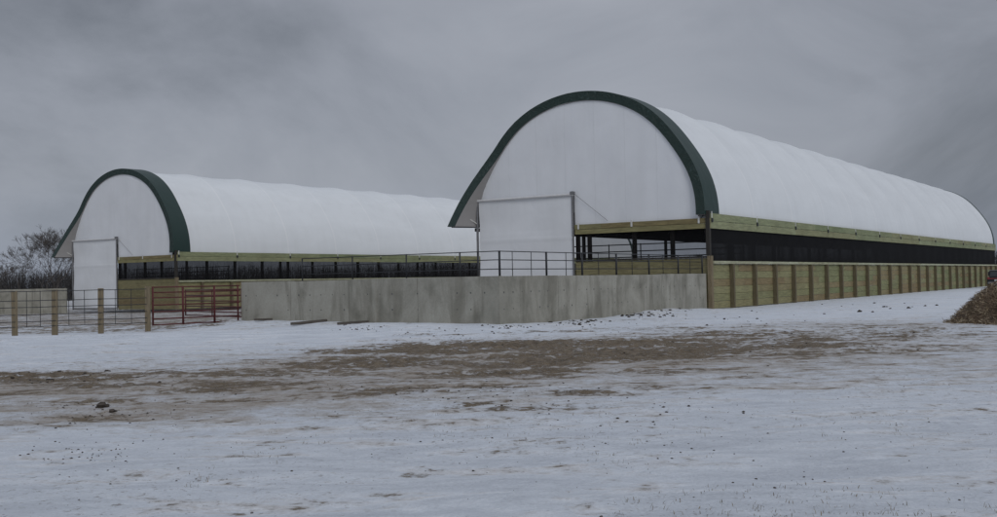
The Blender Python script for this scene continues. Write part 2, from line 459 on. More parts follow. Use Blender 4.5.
# ------------------------------------------------------------------ barn
BAY = 6.6; NB = 13; L = BAY*NB; HW = 7.3; RB = 7.05; ZE = 4.80
RZ = math.atan2(.8325, .554)
def prof(th, off=0.):                          # th 0..pi from the near side to the far side
    g = .28*math.exp(-((math.sin(th)-.62)/.26)**2)      # shoulders a little leaner than an ellipse
    return HW - (HW-off-g)*math.cos(th), ZE + (RB-off)*math.sin(th)
def flare(z): return max(0., 1-(z-ZE)/4.5)**1.5
def front_curve(th, off=0.):
    s, z = prof(th)
    w = flare(z)
    if th > PI/2: s += .5*w
    else: w *= .16
    if off:
        nx, nz = -math.cos(th)*RB, math.sin(th)*HW; l = math.hypot(nx, nz)
        s -= off*nx/l; z -= off*nz/l
        if z < ZE: z = ZE
    return (-.10 - 1.55*w, s, z)

def make_barn(label, loc):
    t = thing('livestock_barn', label, 'barn', loc, RZ)
    # --- fabric roof, drawn tight over the trusses and slack between them
    nt_, nth = NB*10+1, 61
    mb = MB()
    def rf(u, v):
        x = 1.40 + u*(L-1.90); th = PI*v
        s, z = prof(th)
        ph = abs(math.sin(PI*x/BAY))
        sg = -(.16*ph**.75)*(.25+.75*math.sin(th)) + .012*noise.noise(Vector((x*.5, s*.35, z*.35)))
        nx, nz = -math.cos(th)*RB, math.sin(th)*HW; l = math.hypot(nx, nz)
        return (x, s+sg*nx/l, z+sg*nz/l)
    mb.grid(rf, nt_, nth)
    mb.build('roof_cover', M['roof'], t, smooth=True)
    # --- hoods at both ends
    for end in (0, 1):
        def X(x): return x if end == 0 else L-x
        def rnd(a, b): return .012*noise.noise(Vector((a*3, b*9, end)))
        mb = MB(); n = 73
        def hood(u, v):
            th = PI*u; fx, fs, fz = front_curve(th)
            s, z = prof(th, -.035 if end == 0 else .04)
            x = fx + ((1.48 if end == 0 else .55)-fx)*v
            k = (1-v)**1.3
            r = rnd(u*20, v*3)
            return (X(x), s + (fs-s)*k + r, max(ZE-.02, z + (fz-z)*k + r))
        mb.grid(hood, n, 6)
        mb.build('hood', M['green'], t, smooth=True)
        mb = MB()
        def face(u, v):
            th = PI*u; a = Vector(front_curve(th)); b = Vector(front_curve(th, .50))
            b.x += .04
            p = a.lerp(b, v); 
            return (X(p.x + .03*math.sin(v*PI)*noise.noise(Vector((u*90, v*2, 3)))), p.y, p.z)
        mb.grid(face, 145, 4)
        mb.build('hood_trim', M['trim'], t, smooth=True)
        mb = MB()
        def lin(u, v):
            th = PI*u; a = Vector(front_curve(th, .50)); a.x += .05
            s, z = prof(th, .52); b = Vector((.02, s, max(z, ZE)))
            p = a.lerp(b, v); return (X(p.x), p.y, p.z)
        mb.grid(lin, n, 4)
        # closing strips at the two feet
        for th in (0, PI):
            a = Vector(front_curve(th)); b = Vector(front_curve(th, .50)); c = Vector((1.4, prof(th)[0], ZE)); d = Vector((.02, prof(th, .52)[0], ZE))
            mb.add([(X(p.x), p.y, ZE-.01) for p in (a, b, d, c)], [(0, 1, 2, 3)])
        mb.build('hood_lining', M['liner'], t, smooth=True)
    # --- cloth end walls; the front one is cut away over the boards and the door
    D0, D1, DZ = 7.75, 13.98, 6.27
    tab = [prof(PI*i/400, .52) for i in range(401)]
    TS = [p[0] for p in tab]; TZ = [p[1] for p in tab]
    def TOPZ(s): return float(np.interp(s, TS, TZ))
    for end in (0, 1):
        x = .03 if end == 0 else L-.03
        mb = MB(); cols = 70
        for i in range(cols):
            u0 = .52 + (14.08-.52)*i/cols; u1 = .52 + (14.08-.52)*(i+1)/cols
            rows = 10
            def top(s): return TOPZ(s)
            def bot(s): return (4.5 if s < D0 else DZ-.05) if end == 0 else 0.
            um = (u0+u1)/2
            for j in range(rows):
                q = []
                for (s, jj) in ((u0, j), (u1, j), (u1, j+1), (u0, j+1)):
                    b0 = min(bot(um), top(s)); z = b0 + (max(top(s), b0)-b0)*jj/rows
                    q.append((x + .035*noise.noise(Vector((s*.9, z*.45, 5))), s, z))
                mb.add(q, [(0, 1, 2, 3)])
        ow = mb.build('end_wall', M['endcloth'], t)
        bm = bmesh.new(); bm.from_mesh(ow.data); bmesh.ops.remove_doubles(bm, verts=bm.verts, dist=1e-4); bm.to_mesh(ow.data); bm.free()
        ow.data.polygons.foreach_set('use_smooth', [True]*len(ow.data.polygons))
    # --- roll-up cloth door
    mb = MB()
    def door(u, v):
        s = D0+.06 + u*(D1-D0-.12); z = .02 + v*(DZ-.04)
        fold = .05*math.sin((u*1.2+v*1.6)*5)*u*v + .04*noise.noise(Vector((s*.5, z*.9, 2)))
        fold += .025*math.exp(-((z-3.95)/.09)**2) + .02*math.exp(-((z-4.20)/.05)**2)
        return (-.12-fold, s, z)
    mb.grid(door, 40, 60)
    dr = mb.build('door', M['doorcloth'], t, smooth=True)
    mb = MB(); mb.tube([(-.20, D0-.1, DZ), (-.20, D1+.05, DZ)], .075, 10); mb.build('roller_bar', M['whitepipe'], dr)
    mb = MB(); mb.tube([(-.20, D0+.1, .12), (-.20, D1, .12)], .05, 8); mb.build('bottom_bar', M['greypipe'], dr)
    mb = MB(); mb.tube([(-.14, D0-.02, 0), (-.14, D0-.02, DZ+.18)], .06, 8); mb.box(-.28, -.06, D0-.14, D0+.06, DZ-.02, DZ+.16)
    mb.build('door_post', M['greypipe'], t)
    mb = MB(); mb.tube([(-.14, D1+.07, 0), (-.14, D1+.07, DZ+.05)], .07, 8); mb.build('door_post', M['greypipe'], t)
    mb = MB(); mb.tube([(-.14, D0-.05, DZ+.1), (-.06, D0-2.1, 4.75)], .012, 5); mb.build('guy_cable', M['greypipe'], t)
    mb = MB(); mb.tube([(-1.05, 14.55, 5.55), (-.15, 14.05, 4.95)], .035, 6); mb.build('hood_strut', M['strap'], t)
    mb = MB(); mb.tube([(-.02, 14.05, ZE-.03), (-1.5, 14.9, ZE-.03)], .035, 6); mb.build('hood_strut', M['pipe'], t)
    # --- fascia boards
    def boards(mb, axis, a0, a1, d0, d1, z0, z1, n, pitch, gap=.012, jit=.006):
        h = (z1-z0)/n
        for k in range(n):
            a = a0 - (random.random()*pitch*.5 if k % 2 else 0)
            while a < a1:
                b = min(a+pitch, a1); aa = max(a, a0)
                if b-aa > .1:
                    j = random.uniform(-jit, jit)
                    if axis == 0: mb.box(aa+.004, b-.004, d0+j, d1+j, z0+k*h+gap/2, z0+(k+1)*h-gap/2)
                    else: mb.box(d0+j, d1+j, aa+.004, b-.004, z0+k*h+gap/2, z0+(k+1)*h-gap/2)
                a += pitch
    for side in (0, 1):
        y0 = -.17 if side == 0 else 2*HW+.09
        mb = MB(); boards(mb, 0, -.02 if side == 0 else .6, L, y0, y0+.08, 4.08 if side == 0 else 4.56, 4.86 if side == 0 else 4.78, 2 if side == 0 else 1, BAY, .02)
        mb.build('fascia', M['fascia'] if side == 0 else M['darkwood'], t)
        mb = MB()
        boards(mb, 0, .06 if side == 0 else 4., L, y0+.02, y0+.09, .02, 2.28, 6, BAY, .014, .008)
        mb.build('plank_wall', M['plank'], t)
        mb = MB(); boards(mb, 0, -.02 if side == 0 else 4., L, (y0-.14 if side == 0 else y0), (y0+.10 if side == 0 else y0+.24), 2.30, 2.44, 1, BAY, .0, .002)
        mb.build('cap_board', M['cap'], t)
    mb = MB(); boards(mb, 1, -.17, D0-.10, -.12, -.04, 4.08, 4.62, 2, 3.9, .016)
    mb.build('fascia', M['fascia_end'], t)
    mb = MB(); boards(mb, 1, -.05, D0-.12, -.10, -.02, .02, 2.60, 7, 4.2, .008, .003)
    mb.build('plank_wall', M['plank_end'], t)
    mb = MB(); mb.box(-.16, .06, -.02, D0-.12, 2.605, 2.70); mb.build('kerb_board', M['darkwood'], t)
    # --- posts outside the plank wall: near side one mesh each
    mb = MB(); mb.box(-.10, .10, -.38, -.158, 0, 2.29); p0 = mb.build('wall_post', M['post'], t, loc=(2.5, 0, 0))
    k = 1
    while 2.5+3.3*k < L-.5:
        part_copy(p0, t, (2.5+3.3*k, 0, 0)); k += 1
    mb = MB(); mb.box(-.22, .02, -.24, -.02, 0, 2.70); mb.build('corner_post', M['fpost'], t)
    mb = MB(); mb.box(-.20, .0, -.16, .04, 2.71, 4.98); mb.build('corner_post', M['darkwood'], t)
    # --- posts standing in the openings
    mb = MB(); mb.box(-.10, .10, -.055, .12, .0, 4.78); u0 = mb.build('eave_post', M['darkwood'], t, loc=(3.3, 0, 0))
    for k in range(2, int(L/3.3)+1): part_copy(u0, t, (3.3*k-.1, 0, 0))
    for k in range(2, NB+1, 2): part_copy(u0, t, (BAY*k+.15, 2*HW-.06, 0))
    mb = MB(); mb.box(0, .16, -.10, .10, .0, 4.10); e0 = mb.build('end_post', M['darkwood'], t, loc=(-.015, 1.97, 0))
    for s in (4.14, 6.83, 7.55): part_copy(e0, t, (-.015, s, 0))
    # --- roof trusses
    mb = MB()
    pts = [(0, *prof(PI*i/32, .09)) for i in range(33)]; mb.tube(pts, .04, 5)
    pts2 = [(0, *prof(PI*i/32, .55)) for i in range(33)]; mb.tube(pts2, .035, 5)
    for i in range(32):
        mb.tube([pts[i], pts2[i+1 if i % 2 == 0 else i]], .015, 4, cap=False)
        mb.tube([pts2[i], pts[i+1]], .015, 4, cap=False) if i % 2 else None
    t0 = mb.build('roof_truss', M['greypipe'], t, loc=(.22, 0, 0))
    for k in range(1, NB): part_copy(t0, t, (BAY*k, 0, 0))
    # --- tie straps on the fascia
    mb = MB(); mb.box(-.045, .045, -.187, -.178, 4.62, 4.95); mb.box(-.07, .07, -.235, -.178, 4.40, 4.60, 1)
    s0 = mb.build('tie_strap', [M['strap'], M['pipe']], t, loc=(.12, 0, 0))
    for k in range(1, NB): part_copy(s0, t, (BAY*k, 0, 0))
    mb = MB(); mb.box(-.15, -.135, -.05, .05, 4.36, 4.70)
    s0 = mb.build('tie_strap', M['strap'], t, loc=(0, .42, 0))
    for s in (4.2, 7.40): part_copy(s0, t, (0, s, 0))
    # --- shade curtain on the near side
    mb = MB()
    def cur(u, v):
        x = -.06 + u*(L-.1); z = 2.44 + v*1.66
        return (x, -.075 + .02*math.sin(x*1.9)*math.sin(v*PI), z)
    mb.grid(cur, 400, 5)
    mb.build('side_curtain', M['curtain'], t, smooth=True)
    mb = MB()  # added black strip that stands in for shade under the far roof slope
    def shade_strip(u, v):
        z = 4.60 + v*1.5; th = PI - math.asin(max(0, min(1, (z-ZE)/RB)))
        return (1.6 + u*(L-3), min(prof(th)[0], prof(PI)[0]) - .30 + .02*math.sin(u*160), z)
    mb.grid(shade_strip, 120, 6); mb.build('roof_shade_strip', M['curtain'], t, smooth=True)
    # --- inside pipe rails
    mb = MB()
    for z in (2.9, 3.25, 3.65): mb.tube([(6.2, .4, z), (6.2, 13.9, z)], .032, 5)
    for s in (.5, 2.6, 4.7, 6.8, 8.9, 11, 13.2): mb.tube([(6.2, s, 0), (6.2, s, 3.7)], .035, 5)
    mb.build('inner_rail', M['pipe'], t)
    return t
barn = make_barn('nearer white fabric barn with green arched hood, behind the railing and long bent concrete wall',
                 (10.6, 54.0, 0))
RB = 7.6
barn2 = make_barn('farther white fabric barn with green arched hood, behind the post fence and red gate', (-27.1, 90.0, -.18))
for ch in C.objects:
    if ch.parent == barn2 and ch.name.startswith('side_curtain'):
        ch.material_slots[0].link = 'OBJECT'; ch.material_slots[0].material = M['curtain_open']
M['dimmer'] = mesh_cloth('opening_dimmer_sheet', .58)
mb = MB(); mb.grid(lambda u, v: (-.03, .0 + u*7.65, 2.71 + v*1.38), 30, 4)  # added sheet that dims the near barn's open end
mb.build('end_curtain_or_dimmer', M['dimmer'], barn, smooth=True)
mb = MB(); mb.grid(lambda u, v: (-.03, .0 + u*7.65, 2.71 + v*1.38), 30, 4)
mb.build('end_curtain_or_dimmer', M['curtain_open'], barn2, smooth=True)
for b_ in (barn, barn2): b_['group'] = 'fabric-roofed livestock barns'

# ------------------------------------------------------------------ concrete walls
def cwall(name, label, pts, h, z0, joints, th=.25, holes=True, mats=None):
    """poly-line wall; pts in plan, thickness to the left of travel"""
    t = thing(name, label, 'wall', (pts[0][0], pts[0][1], z0))
    o0 = Vector((pts[0][0], pts[0][1]))
    for a, b in zip(pts[:-1], pts[1:]):
        a = Vector(a)-o0; b = Vector(b)-o0; d = (b-a); Ln = d.length; d.normalize(); n = Vector((d.y, -d.x))
        R = Matrix(((d.x, -n.x, 0), (d.y, -n.y, 0), (0, 0, 1)))
        mb = MB(); org = Vector((a.x, a.y, 0))
        # cast panels with open joints
        js = sorted(set([0.] + [Ln*j for j in joints] + [Ln]))
        for i, (p, q) in enumerate(zip(js[:-1], js[1:])):
            g = .008
            mb.box(p+g, q-g, 0, th, -.4, h + random.uniform(-.012, .012), 0, R, org)
        mb.box(.01, Ln-.01, .03, th-.02, -.4, h-.05, 0, R, org)
        if holes:
            for r in (.62, 1.22):
                s = .3
                while s < Ln-.2:
                    if random.random() < (.85 if r > 1 else .35):
                        w = random.uniform(.018, .032)
                        mb.box(s-w, s+w, -.003, .01, r*h/1.8-w, r*h/1.8+w, 1, R, org)
                    s += .61
        mb.build('wall_panel', [M['concrete'], M['hole']], t)
    return t
def far(p, d, k): return (p[0]+d[0]*k, p[1]+d[1]*k)
# right wing: from the barn corner to the corner at the middle; left wing: on to the gate
cw = cwall('concrete_wall', 'long grey cast concrete wall with streaks and tie holes, bent at a corner in front of the near barn',
      [(WL[0], WL[1]), (W0[0], W0[1]), (WR[0]-.12, WR[1]-.18)], EYE+.2, 0, [.22, .46, .72])
fw = cwall('concrete_wall', 'low pale concrete wall beyond the post fence, ending at the door of the farther barn',
      [(-75, 97), (-38.4, 94.9)], 2.22, -.42, [i/12 for i in range(1, 12)], holes=False)

# ------------------------------------------------------------------ pipe railing on the wall
rl = thing('pipe_railing', 'black pipe railing with three rails standing on top of the bent concrete wall', 'railing', (W0[0], W0[1]+.14, EYE+.19))
def rline(d, s): return Vector((d[0]*s, d[1]*s, 0))
ZT = .91
ul = 9.6
for zz in (ZT, ZT-.31, ZT-.64):
    mb = MB()
    pts = [rline(BX, ul) + Vector((.0, .0, zz)), rline(BX, .12) + Vector((0, .02, zz)), Vector((.02, .12, zz)), rline(AX, 18.6) + Vector((-.1, .05, zz))]
    mb.tube(pts, .019, 6); mb.build('rail', M['pipe'], rl, smooth=True)
for d, ss in ((BX, (.9, 1.7, 4.2, 6.9, 9.6)), (AX, (.15, 3.4, 6.2, 9.2, 12.4, 15.6, 18.5))):
    for s in ss:
        q = rline(d, s) + (Vector((-.05, .03, 0)) if d is AX else Vector((0, .02, 0)))
        mb = MB(); mb.tube([q + Vector((0, 0, 0)), q + Vector((0, 0, ZT+.02))], .04 if d is AX else .028, 8); mb.build('post', M['pipe'], rl, smooth=True)
for s in (1.0, 2.3, 4.9, 7.6, 10.7, 13.9, 17):
    q = rline(AX, s) + Vector((-.05, .03, 0)); mb = MB(); mb.tube([q, q + Vector((0, 0, ZT))], .016, 6); mb.build('picket', M['pipe'], rl, smooth=True)

# ------------------------------------------------------------------ post fence
fp = [(-19.75+1.65*-1, 40.0), (-18.10+.02, 40.0), (-16.93+.0, 40.8), (-15.47, 41.6), (-13.91, 42.4)]
fp = []
for px, d in ((-30, 39.6), (14, 40.0), (54, 40.8), (100, 41.6), (147, 42.4)):
    fp.append(((px-498.5)/1070*d, d))
ft = thing('post_fence', 'fence of square wooden posts with thin dark wire panels, left of the red gate', 'fence', (fp[-1][0], fp[-1][1], 0))
for i, (x, y) in enumerate(fp):
    h = float(height0(x, y)); tp = (1.62, 1.62, 1.64, 1.66, 1.70)[i]
    mb = MB(); w = .105
    mb.box(-w, w, -w, w, h-.4, tp)
    o = mb.build('post', M['fpost'], ft, loc=(x-fp[-1][0], y-fp[-1][1], 0)); bevel(o, .012, 1)
    o.rotation_euler = (random.uniform(-.012, .012), random.uniform(-.012, .012), .35 + random.uniform(-.1, .1))
for (x0, y0), (x1, y1) in zip(fp[:-1], fp[1:]):
    mb = MB(); o = Vector((fp[-1][0], fp[-1][1], 0))
    a = Vector((x0, y0, 0))-o; b = Vector((x1, y1, 0))-o
    for z in (1.60, 1.25, 1.0, .72, .46, .27): mb.tube([a + Vector((0, -.12, z)), (a+b)/2 + Vector((0, -.12, z-.01)), b + Vector((0, -.12, z))], .014, 5)
    for k in (.33, .67): q = a.lerp(b, k) + Vector((0, -.12, 0)); mb.tube([q + Vector((0, 0, .25)), q + Vector((0, 0, 1.61))], .012, 5)
    mb.build('wire_panel', M['pipe'], ft)
# red gate between last post and the wall end
def gate(label, a, b, zs, ups, mat, r=.026, group=None):
    g = thing('tube_gate', label, 'gate', (a[0], a[1], a[2]), group=group)
    A_ = Vector((0, 0, 0)); B_ = Vector(b)-Vector(a)
    for z in zs:
        mb = MB(); mb.tube([A_ + Vector((0, 0, z)), B_ + Vector((0, 0, z))], r, 8); mb.build('rail', mat, g, smooth=True)
    for k, w in ups:
        q = A_.lerp(B_, k); mb = MB(); mb.tube([q + Vector((0, -.03, zs[-1]-.03)), q + Vector((0, -.03, zs[0]+.03))], w, 8); mb.build('upright', mat, g, smooth=True)
    return g
ga = (fp[-1][0]+.16, fp[-1][1]+.05, 0); gb = (WL[0]-.08, WL[1]+.05, .0)
gate('bright red tubular farm gate hung between the wooden post fence and the concrete wall', ga, gb, (1.66, 1.45, 1.24, .95, .68, .40, .17),
     ((.01, .04), (.34, .045), (.70, .045), (.98, .035)), M['red'])
gate('dark rust-red tubular gate leaning inside the yard, seen behind the bright red gate', (-11.9, 49.5, 0), (-16.2, 55.3, 0), (1.50, 1.22, .95, .68, .42, .22),
     ((.0, .04), (.5, .03), (1, .04)), M['darkred'], .03)

# ------------------------------------------------------------------ boards lying on the snow
for (a, ln, ang, w, lb) in (((255, 325.4), 2.9, 66, .09, 'short grey board lying on the snow, the one nearest the red gate'),
                      ((292, 326.0), 3.4, 64, .15, 'thick dark board lying on the snow, between two thinner boards'),
                      ((338, 325.2), 3.2, 63, .09, 'thin grey board lying on the snow, the one nearest the wall corner')):
    p = ground_at(*a); rz = math.radians(ang); d = Vector((math.cos(rz), math.sin(rz), 0)) 
    mb = MB(); mb.box(0, ln, -w/2, w/2, -.02, .05 + w*.2)
    o = mb.build('loose_board', M['greyboard']); bevel(o, .006, 1)
    z0 = gz(p.x, p.y); e = p + d.normalized()*ln; z1 = gz(e.x, e.y)
    sag = max(gz(p.x+d.x/d.length*ln*k, p.y+d.y/d.length*ln*k) - (z0+(z1-z0)*k) for k in (0, .2, .35, .5, .65, .8, 1))
    o.location = (p.x, p.y, z0+.012+sag); o.rotation_euler = (0, -math.atan2(z1-z0, ln), rz)
    tag(o, lb, 'board', 'boards lying on the snow by the wall')

# ------------------------------------------------------------------ clods and stubble
def lump_into(mb, c, r, seed, flat=.6):
    rnd = random.Random(seed); n1, n2 = 5, 7
    o = len(mb.v); mb.v.append((c[0], c[1], c[2]+r*flat*rnd.uniform(.8, 1.2)))
    for i in range(1, n1):
        ph = PI*i/n1
        for j in range(n2):
            a = 2*PI*j/n2 + rnd.uniform(-.3, .3); rr = r*rnd.uniform(.65, 1.25)
            mb.v.append((c[0]+rr*math.sin(ph)*math.cos(a), c[1]+rr*math.sin(ph)*math.sin(a), c[2]+rr*flat*math.cos(ph)))
    mb.v.append((c[0], c[1], c[2]-r*flat)); last = len(mb.v)-1
    for j in range(n2): mb.f.append((o, o+1+j, o+1+(j+1) % n2)); mb.m.append(0)
    for i in range(n1-2):
        for j in range(n2):
            a = o+1+i*n2+j; b = o+1+i*n2+(j+1) % n2; mb.f.append((a, a+n2, b+n2, b)); mb.m.append(0)
    for j in range(n2): mb.f.append((o+1+(n1-2)*n2+j, last, o+1+(n1-2)*n2+(j+1) % n2)); mb.m.append(0)
mb = MB(); rr = random.Random(3)
def scatter(px, py, sx, sy, n, r0, r1):
    for _ in range(n):
        p = ground_at(px + rr.gauss(0, sx), py + rr.gauss(0, sy))
        if p.y > 60 or p.y < 5: continue
        # keep in front of the wall
        if (p.x-W0[0])*BX[0] + (p.y-W0[1])*BX[1] > -.12 and (p.x-W0[0])*AX[0] + (p.y-W0[1])*AX[1] > -.12: continue
        r = r0 + (r1-r0)*rr.random()**2.5
        lump_into(mb, (p.x, p.y, gz(p.x, p.y)+r*.15), r, rr.random())
scatter(640, 315, 24, 1.6, 130, .02, .085); scatter(630, 315, 7, 1.0, 14, .06, .12); scatter(510, 327, 12, 1.2, 30, .015, .07); scatter(575, 323, 24, 2, 60, .02, .08)
scatter(360, 328, 12, 1.5, 45, .01, .05); scatter(430, 330, 26, 3, 20, .01, .04); scatter(465, 336, 30, 2.5, 20, .01, .045)
scatter(745, 320, 26, 4, 18, .02, .07); scatter(880, 306, 30, 3, 18, .04, .13); scatter(600, 345, 110, 9, 90, .01, .035)
scatter(480, 392, 70, 7, 110, .005, .022); scatter(100, 410, 45, 7, 110, .005, .020); scatter(250, 385, 140, 9, 80, .006, .022)
scatter(800, 340, 80, 9, 50, .01, .035); scatter(740, 440, 150, 35, 150, .004, .014); scatter(300, 440, 180, 25, 130, .004, .013)
scatter(90, 452, 30, 5, 60, .006, .014); scatter(650, 412, 60, 12, 40, .006, .025); scatter(60, 376, 60, 5, 60, .01, .05)
tag(mb.build('dirt_clods', M['clod']), 'small dark frozen dirt clods scattered over the snow and mud', 'dirt', kind='stuff')
for (px, py, r, lb) in ((101, 409, .085, 'large dark dirt clod on the snow at lower left, the bigger of a close pair'),
                        ((112), 411.5, .045, 'flat dark dirt clod just right of the largest clod')):
    p = ground_at(px, py); mb = MB(); lump_into(mb, (0, 0, 0), r, px, .62); lump_into(mb, (r*.7, .05, -.01), r*.6, px+1, .6)
    o = mb.build('dirt_clod', M['clod'], smooth=False); o.location = (p.x, p.y, gz(p.x, p.y)+r*.3)
    tag(o, lb, 'dirt clod')

mb = MB(); rr = random.Random(11)
for i in range(800):
    if i < 430: px = rr.uniform(560, 1040); py = 517-150*rr.random()**1.6
    else: px = rr.uniform(-40, 600); py = 505-110*rr.random()
    p = ground_at(px, py)
    if vnoise(np.array([p.x*.8]), np.array([p.y*.8]), 5)[0] < (.45 if px > 560 else .58): continue
    for _ in range(rr.randint(2, 6)):
        x = p.x + rr.gauss(0, .035); y = p.y + rr.gauss(0, .035); z = gz(x, y)-.005
        a = rr.uniform(0, 2*PI); ln = rr.uniform(.012, .05); lean = rr.uniform(.2, 1.5)
        d = Vector((math.cos(a)*math.sin(lean), math.sin(a)*math.sin(lean), math.cos(lean)))*ln
        w = Vector((-math.sin(a), math.cos(a), 0))*rr.uniform(.0012, .003)
        q = Vector((x, y, z)); md = q + d*.55 + Vector((0, 0, ln*.1))
        mb.add([q-w, q+w, md+w, md-w, q+d], [(0, 1, 2, 3), (3, 2, 4)])
tag(mb.build('grass_stubble', M['stubble']), 'dead brown grass stubble poking through the foreground snow', 'grass', kind='stuff')

# ------------------------------------------------------------------ manure and straw heap
hc = Vector((16.95, 33.3, 0))
hp = thing('straw_heap', 'brown heap of old straw and manure with snow on its crest at the right edge', 'heap', hc)
def heap_r(a): return 2.55*(1 + .10*math.sin(a*3+1) + .07*math.sin(a*5))
def heap_z(r, a):
    R = heap_r(a); q = min(1, r/R)
    return 1.62*(1-q**1.9)*(1+.10*math.sin(a*2+r)) - .08
mb = MB(); nr, na = 34, 90
def hf(u, v):
    a = 2*PI*v; r = u*heap_r(a)*1.03
    z = heap_z(r, a); n = noise.noise(Vector((r*math.cos(a)*2.4, r*math.sin(a)*2.4, z*2))) + .5*noise.noise(Vector((r*math.cos(a)*7, r*math.sin(a)*7, z*6)))
    return (r*math.cos(a), r*math.sin(a), z + .10*n)
mb.grid(hf, nr, na); mb.build('heap_body', M['heap'], hp, smooth=True)
mb = MB(); rr = random.Random(5)
for _ in range(15000):
    a = rr.uniform(0, 2*PI); r = heap_r(a)*math.sqrt(rr.random())*1.06
    base = Vector(hf(r/(heap_r(a)*1.03), a/(2*PI)))
    d = Vector((rr.gauss(0, 1), rr.gauss(0, 1), rr.gauss(0, .55))).normalized()*rr.uniform(.06, .30)
    w = d.cross(Vector((rr.gauss(0, 1), rr.gauss(0, 1), rr.gauss(0, 1)))).normalized()*rr.uniform(.004, .012)
    q = base + Vector((0, 0, rr.uniform(-.02, .10)))
    mb.add([q-d/2-w, q-d/2+w, q+d/2+w*.6, q+d/2-w*.6], [(0, 1, 2, 3)])
tag(mb.build('straw', M['straw'], hp), None, None, kind='stuff')
mb = MB()
def capf(u, v):
    a = 2*PI*v; R = heap_r(a)*(.42 + .16*math.sin(a*2.3+.5) + .10*noise.noise(Vector((math.cos(a)*2.5, math.sin(a)*2.5, 0))))
    r = u*R; x, y, z = hf(r/(heap_r(a)*1.03), v)
    return (x, y, z + .075*(1-u**3) - .02*u**4)
mb.grid(capf, 22, 80); mb.build('snow_cap', M['snowcap'], hp, smooth=True)

# ------------------------------------------------------------------ sport utility vehicle by the far end of the barn
def suv(loc, rz):
    t = thing('parked_car', 'black high-roofed car with red tail lamps parked by the far end of the board wall', 'car', loc, rz)
    # local: +x forward, y sideways
    def extr(prof, w0, w1, name, mat, bv=.04):
        mb = MB(); n = len(prof)
        vs = [(x, -w0 if z < .95 else -w1, z) for x, z in prof] + [(x, w0 if z < .95 else w1, z) for x, z in prof]
        fs = [tuple(range(n)), tuple(range(n, 2*n))[::-1]] + [(i, i+n, (i+1) % n+n, (i+1) % n) for i in range(n)]
        mb.add(vs, fs); o = mb.build(name, mat, t, smooth=False); bevel(o, bv, 2); return o
    low = [(0, .45), (.0, .95), (.08, 1.12), (3.4, 1.10), (4.6, .98), (4.75, .55), (4.65, .38), (4.2, .36), (.15, .36)]
    extr(low, .93, .93, 'body', M['black'], .06)
    cab = [(.10, 1.06), (.30, 1.72), (.55, 1.80), (2.35, 1.78), (3.35, 1.08)]
    extr(cab, .86, .74, 'cabin', M['black'], .05)
    mb = MB(); mb.add([(.122, -.66, 1.17), (.122, .66, 1.17), (.285, .60, 1.62), (.285, -.60, 1.62)], [(0, 1, 2, 3)]); 
    mb.add([(.10, -.66, 1.17), (.10, .66, 1.17), (.262, .60, 1.62), (.262, -.60, 1.62)], [(3, 2, 1, 0)]); mb.build('rear_window', M['glass_dark'], t)
    for s in (-1, 1):
        mb = MB()
        for x0, x1 in ((.5, 1.35), (1.42, 2.3)):
            mb.box(x0, x1, s*.80-.02 if s > 0 else -.87, s*.80+.07 if s > 0 else -.78, 1.20, 1.62)
        mb.build('side_window', M['glass_dark'], t)
        mb = MB(); mb.box(-.03, .10, s*.86-.17 if s > 0 else -.86-.04, s*.86+.04 if s > 0 else -.86+.17, .86, 1.08); bevel(mb.build('tail_lamp', M['lamp_red'], t), .015, 1)
    mb = MB(); mb.box(-.02, .03, -.66, .66, .90, .99); mb.build('reflector_strip', M['lamp_red'], t)
    mb = MB(); mb.box(-.12, .12, -.88, .88, .42, .62); bevel(mb.build('bumper', M['greypipe'], t), .04, 2)
    mb = MB(); mb.box(-.02, .02, -.26, .26, .70, .84); mb.build('number_plate', M['plate'], t)
    for x in (.95, 3.75):
        for s in (-1, 1):
            mb = MB(); prof_ = [(.20, -.11), (.31, -.12), (.355, -.08), (.36, 0), (.355, .08), (.31, .12), (.20, .11)]
            n = 24
            vs = []; fs = []
            for i in range(n):
                a = 2*PI*i/n
                for r, y in prof_: vs.append((r*math.cos(a), y, r*math.sin(a)))
            k = len(prof_)
            for i in range(n):
                for j in range(k-1): fs.append((i*k+j, ((i+1) % n)*k+j, ((i+1) % n)*k+j+1, i*k+j+1))
            mb.add(vs, fs); w = mb.build('wheel', M['tyre'], t, smooth=True, loc=(x, s*.84, .36))
            mb = MB(); mb.tube([(0, -.09, 0), (0, .09, 0)], .20, 20); mb.build('rim', M['rim'], w)
    return t
suv((49.35, 106.0, 0), math.radians(62))

# ------------------------------------------------------------------ utility pole just at the right edge
up = thing('utility_pole', 'dark wooden utility pole at the right edge beyond the far end of the near barn', 'utility pole', (71.6, 150, 0))
mb = MB(); mb.tube([(0, 0, -1), (0, 0, 13.4)], [.19, .12], 12); mb.build('pole', M['bark'], up, smooth=True)
mb = MB(); mb.box(-1.3, 1.3, -.06, .06, 12.75, 12.87); mb.build('crossarm', M['bark'], up)
for x in (-1.2, -.55, .55, 1.2):
    mb = MB(); mb.tube([(x, 0, 12.87), (x, 0, 13.0), (x, 0, 13.1)], [.04, .07, .03], 8); mb.build('insulator', M['ceramic'], up)
mb = MB(); mb.tube([(-.45, 0, 6.3), (-.45, 0, 6.35), (-.45, 0, 7.3), (-.45, 0, 7.38)], [.2, .26, .26, .12], 14); mb.build('transformer', M['greypipe'], up, smooth=True)

